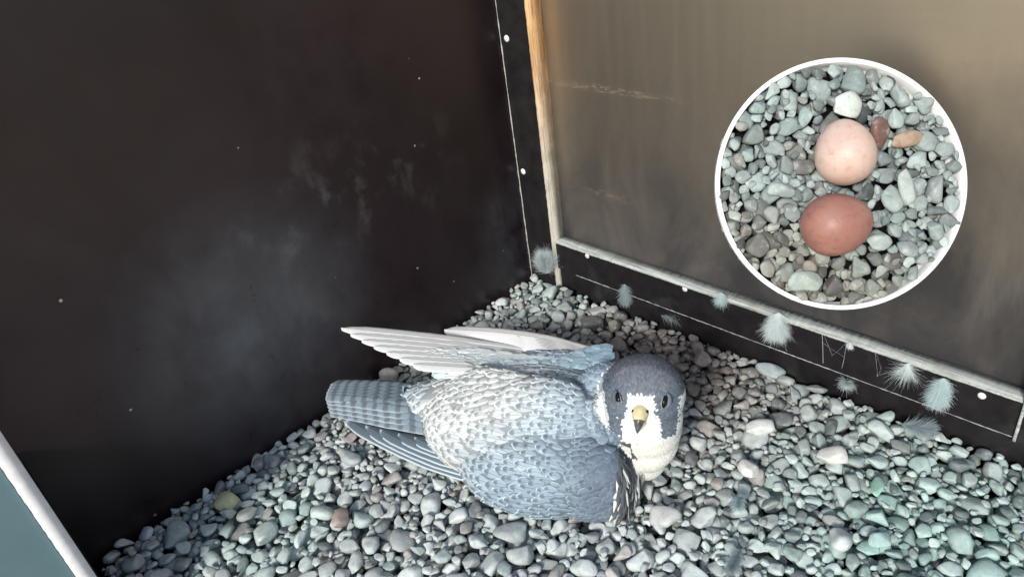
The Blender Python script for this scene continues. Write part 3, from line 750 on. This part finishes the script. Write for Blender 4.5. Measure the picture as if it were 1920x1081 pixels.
# cobwebs hanging from the rail
wm = m_simple('cobweb_thread', (.45, .48, .46), (.6, .62, .6), .8)
def cobweb(lines, label):
    V = []; F = []
    for (a, b, r) in lines:
        p0 = yp(*a, -.0025); p1 = yp(*b, -.0025)
        pts = [p0*(1-t)+p1*t+np.array([math.sin(t*3)*.001, -.0012*math.sin(t*3.1), 0]) for t in np.linspace(0, 1, 9)]
        v, f = tube(pts, [r*.6*random.uniform(.5, 1.2) for _ in pts], 4); o_ = len(V); V += v; F += [tuple(i+o_ for i in q) for q in f]
    tag(link_mesh('cobweb', mesh_np(V, F), wm), label, 'cobweb', 'cobwebs on the rail')
cobweb([((1541, 618), (1543, 680), .00045), ((1543, 622), (1560, 665), .00014), ((1587, 640), (1560, 665), .00012), ((1587, 640), (1578, 690), .00025), ((1541, 640), (1583, 668), .00012)], 'thicker cobweb threads hanging down the rail beside the big white feather')
cobweb([((1640, 655), (1645, 705), .00018), ((1641, 657), (1652, 690), .00012), ((1652, 690), (1644, 703), .00012)], 'faint cobweb strands hanging down the rail left of the spiky tuft')

# ------------------------------------------------------------------ single stones
G = lambda r, g, b: np.array([r, g, b])
lone_stone(1425, 800, (.0150, .0090, .0075), .9, G(.60, .62, .58), 'large smooth pale oval pebble right of the falcon head', .007, proto=3)
lone_stone(1560, 853, (.0145, .0095, .0080), .6, G(.56, .56, .52), 'broad cream oval pebble below the white down near the rail', .007, proto=5)
lone_stone(1402, 880, (.0100, .0085, .0080), .2, G(.62, .62, .58), 'round whitish egg-like pebble in the gravel right of the throat', .009, proto=7)
lone_stone(1248, 968, (.0145, .0120, .0090), 1.0, G(.50, .50, .48), 'big rounded grey pebble just below the wing bend', .006, proto=9)
lone_stone(640, 968, (.0145, .0085, .0080), 2.2, G(.36, .29, .25), 'long brownish pebble standing on edge in the left gravel', .007, (.3, .2), 11)
lone_stone(655, 857, (.0165, .0085, .0070), .1, G(.36, .40, .39), 'flat dark grey pebble just below the flight feathers', .006, proto=13)
lone_stone(425, 940, (.0125, .0115, .0070), .7, G(.46, .46, .28), 'yellow-stained pebble near the dark wall', .006, proto=15)
lone_stone(1645, 912, (.0150, .0060, .0060), 1.9, G(.30, .50, .40), 'green stick-shaped stone in the gravel at right', .010, (.1, .2), 17)
lone_stone(1648, 1010, (.0110, .0080, .0070), .8, G(.32, .46, .42), 'smooth green oval pebble near the bottom right', .008, proto=2)
lone_stone(1575, 1012, (.0135, .0095, .0085), 1.9, G(.55, .60, .58), 'tall pale oval pebble standing at the lower right', .008, (.1, .5), 4)
lone_stone(1455, 680, (.0170, .0095, .0060), .15, G(.33, .38, .38), 'flat slate-grey stone close under the rail', .006, proto=6)
lone_stone(730, 700, (.0120, .0095, .0080), .8, G(.34, .33, .33), 'dark round pebble against the black wall above the tail', .010, proto=8)

# ------------------------------------------------------------------ inset close-up of two eggs, built as an added tray on the wall
fwd = RW[:, 2]; nrm = -fwd; tx = RW[:, 0]; ty = -RW[:, 1]  # tray plane lies square to the camera so its border draws as a circle
CI = CAMP+ray(1577, 344)/FPX*.572; Rr = 236/FPX*.572
FRM = (np.stack([tx, ty, nrm], axis=1), CI)
def loc(x, y, z): return FRM[0]@np.array([x, y, z])+CI
tray = empty('inset_tray', 'added white-rimmed tray holding the inset close-up, turned square to the camera', 'tray')
seg = 128
prof = [(.90, -.026), (.955, -.022), (.966, .0015), (.972, .0025), (.994, .0025), (1.0, .0015), (1.0, -.004), (.985, -.027), (.90, -.030)]
def lathe(prof, R):
    V = [loc(math.cos(2*math.pi*k/seg)*R*r, math.sin(2*math.pi*k/seg)*R*r, z) for r, z in prof for k in range(seg)]
    F = [(i*seg+k, i*seg+(k+1) % seg, (i+1)*seg+(k+1) % seg, (i+1)*seg+k) for i in range(len(prof)-1) for k in range(seg)]
    return mesh_np(V, F)
wr = m_simple('white_inset_border', (.88, .88, .88), (.92, .92, .92), .4, 40, bump=.02)
link_mesh('inset_border', lathe([(.962, -.016), (.9625, .0004), (.966, .0012), (.996, .0012), (1.0, .0004), (.985, -.008), (.94, -.016)], Rr), wr, tray)
link_mesh('base', lathe([(0.001, -.0158), (.9615, -.0158), (.9395, -.0165), (.90, -.019), (0.001, -.020)], Rr), MBK, tray)
p0 = loc(0, .01, -.0195); yb = .0200
link_mesh('added_bracket', mesh_np(*tube([p0, p0*.6+np.array([p0[0], yb, p0[2]])*.4, np.array([p0[0], yb, p0[2]])], [.022, .020, .026], 20)), MBK, tray)  # made-up support joining the added tray to the wall
Ri = Rr*.963
ins = lambda x, y, a: x*x+y*y < (Ri-a*(.42 if a < .008 else 1.05))**2
def isize(r, t):
    a = min(.0150, max(.004, .0065*math.exp(r.normal()*.34)))
    if t > .7: a *= .7
    return a, a*r.uniform(.62, .92), a*r.uniform(.42, .62)
E1 = (-5/FPX*.572, 54/FPX*.572); E2 = (-20/FPX*.572, -77/FPX*.572)
r2 = np.random.default_rng(21)
tst, _ = pack(-Ri, Ri, -Ri, Ri, 3200, isize, -.0157, lambda x, y: .0022-.006*math.exp(-((x-E1[0])**2+(y-E1[1])**2)/.0009)-.006*math.exp(-((x-E2[0])**2+(y-E2[1])**2)/.0009), r2, ins)
def icol(s):
    c = stone_col(rng)*rng.choice([.70, .58, .38, .74])*np.array([.92, 1, .99]); k = sm(-s[1]-s[0]*.4, .02, .08)*.8; c = c*(1-k*np.array([.02, .20, .30])); return c
tag(link_mesh('gravel', stones_mesh(tst, icol, frame=FRM), MST), kind='stuff', label='bed of small pebbles filling the added inset tray', cat='gravel')
def egg(cx, cy, ra, rb, yaw, m, label):
    V0, F0 = ICO3; c, s = math.cos(yaw), math.sin(yaw); V = []
    for x, y, z in V0:
        k = 1-.11*x; a, b, d = x*ra, y*rb*k, z*rb*k
        V.append(loc(cx+a*c-b*s, cy+a*s+b*c, d+.0110))
    o = link_mesh('egg', mesh_np(V, F0), m)
    sb = o.modifiers.new('smooth', 'SUBSURF'); sb.levels = sb.render_levels = 1
    return tag(o, label, 'egg', 'two falcon eggs')
def m_egg(name, a, b, blotch):
    m, t, bs = mat(name, .45, spec=.35); N = NB(t); n = N.noise(N.coord(), 26, 5, .6, .3); n2 = N.noise(N.coord(), 190, 4, .65)
    c = N.mix(N.mr(n, .35, .68), a, b); c = N.mix(N.mr(n2, .52, .7, 0, .55), c, blotch); N.L(c, bs.inputs['Base Color']); N.bump(n2, bs, .08, .0006); return m
kx = .572/FPX
egg(-5*kx, 54*kx, 62*kx, 54*kx, math.radians(100), m_egg('buff_egg_shell', (.50, .34, .28), (.60, .46, .39), (.42, .25, .20)), 'pale peach egg with pinkish mottling, the upper one in the inset tray')
egg(-20*kx, -78*kx, 65*kx, 58*kx, math.radians(12), m_egg('rusty_egg_shell', (.28, .125, .10), (.36, .185, .145), (.19, .07, .055)), 'dark rusty red egg, the lower one in the inset tray')

def inset_stone(px, py, r3, yaw, tilt, col, label, proto, z=.006):
    x = (px-1577)*kx*.99; y = -(py-344)*kx*.99
    V = (PR3[proto]*r3)@stone_rot(yaw, *tilt).T+[x, y, z]
    tag(link_mesh('pebble', mesh_np(V@FRM[0].T+FRM[1], ICO3[1], True, np.tile([*col, 1], (len(V), 1))), MST), label, 'pebble', 'larger stones in the inset tray')
inset_stone(1697, 262, (.0145, .0065, .0030), .1, (.2, .1), (.36, .26, .19), 'flat tan stone fragment right of the upper egg', 1)
inset_stone(1645, 250, (.0085, .0130, .0045), .3, (.3, .3), (.16, .09, .075), 'dark reddish stone tucked against the right side of the upper egg', 14, .004)
inset_stone(1695, 352, (.0090, .0140, .0060), .3, (.1, .2), (.36, .41, .38), 'grey-green upright stone right of the gap between the eggs', 10)
inset_stone(1457, 358, (.0120, .0075, .0045), .2, (.1, .2), (.33, .38, .36), 'grey-green angular stone left of the gap between the eggs', 12)
inset_stone(1582, 200, (.0115, .0115, .0065), .8, (.1, .2), (.50, .54, .50), 'rounded pale stone directly above the upper egg', 16)
inset_stone(1502, 528, (.0140, .0080, .0050), .0, (.1, .1), (.33, .38, .33), 'wide flat grey-green stone at the bottom left of the inset tray', 18)
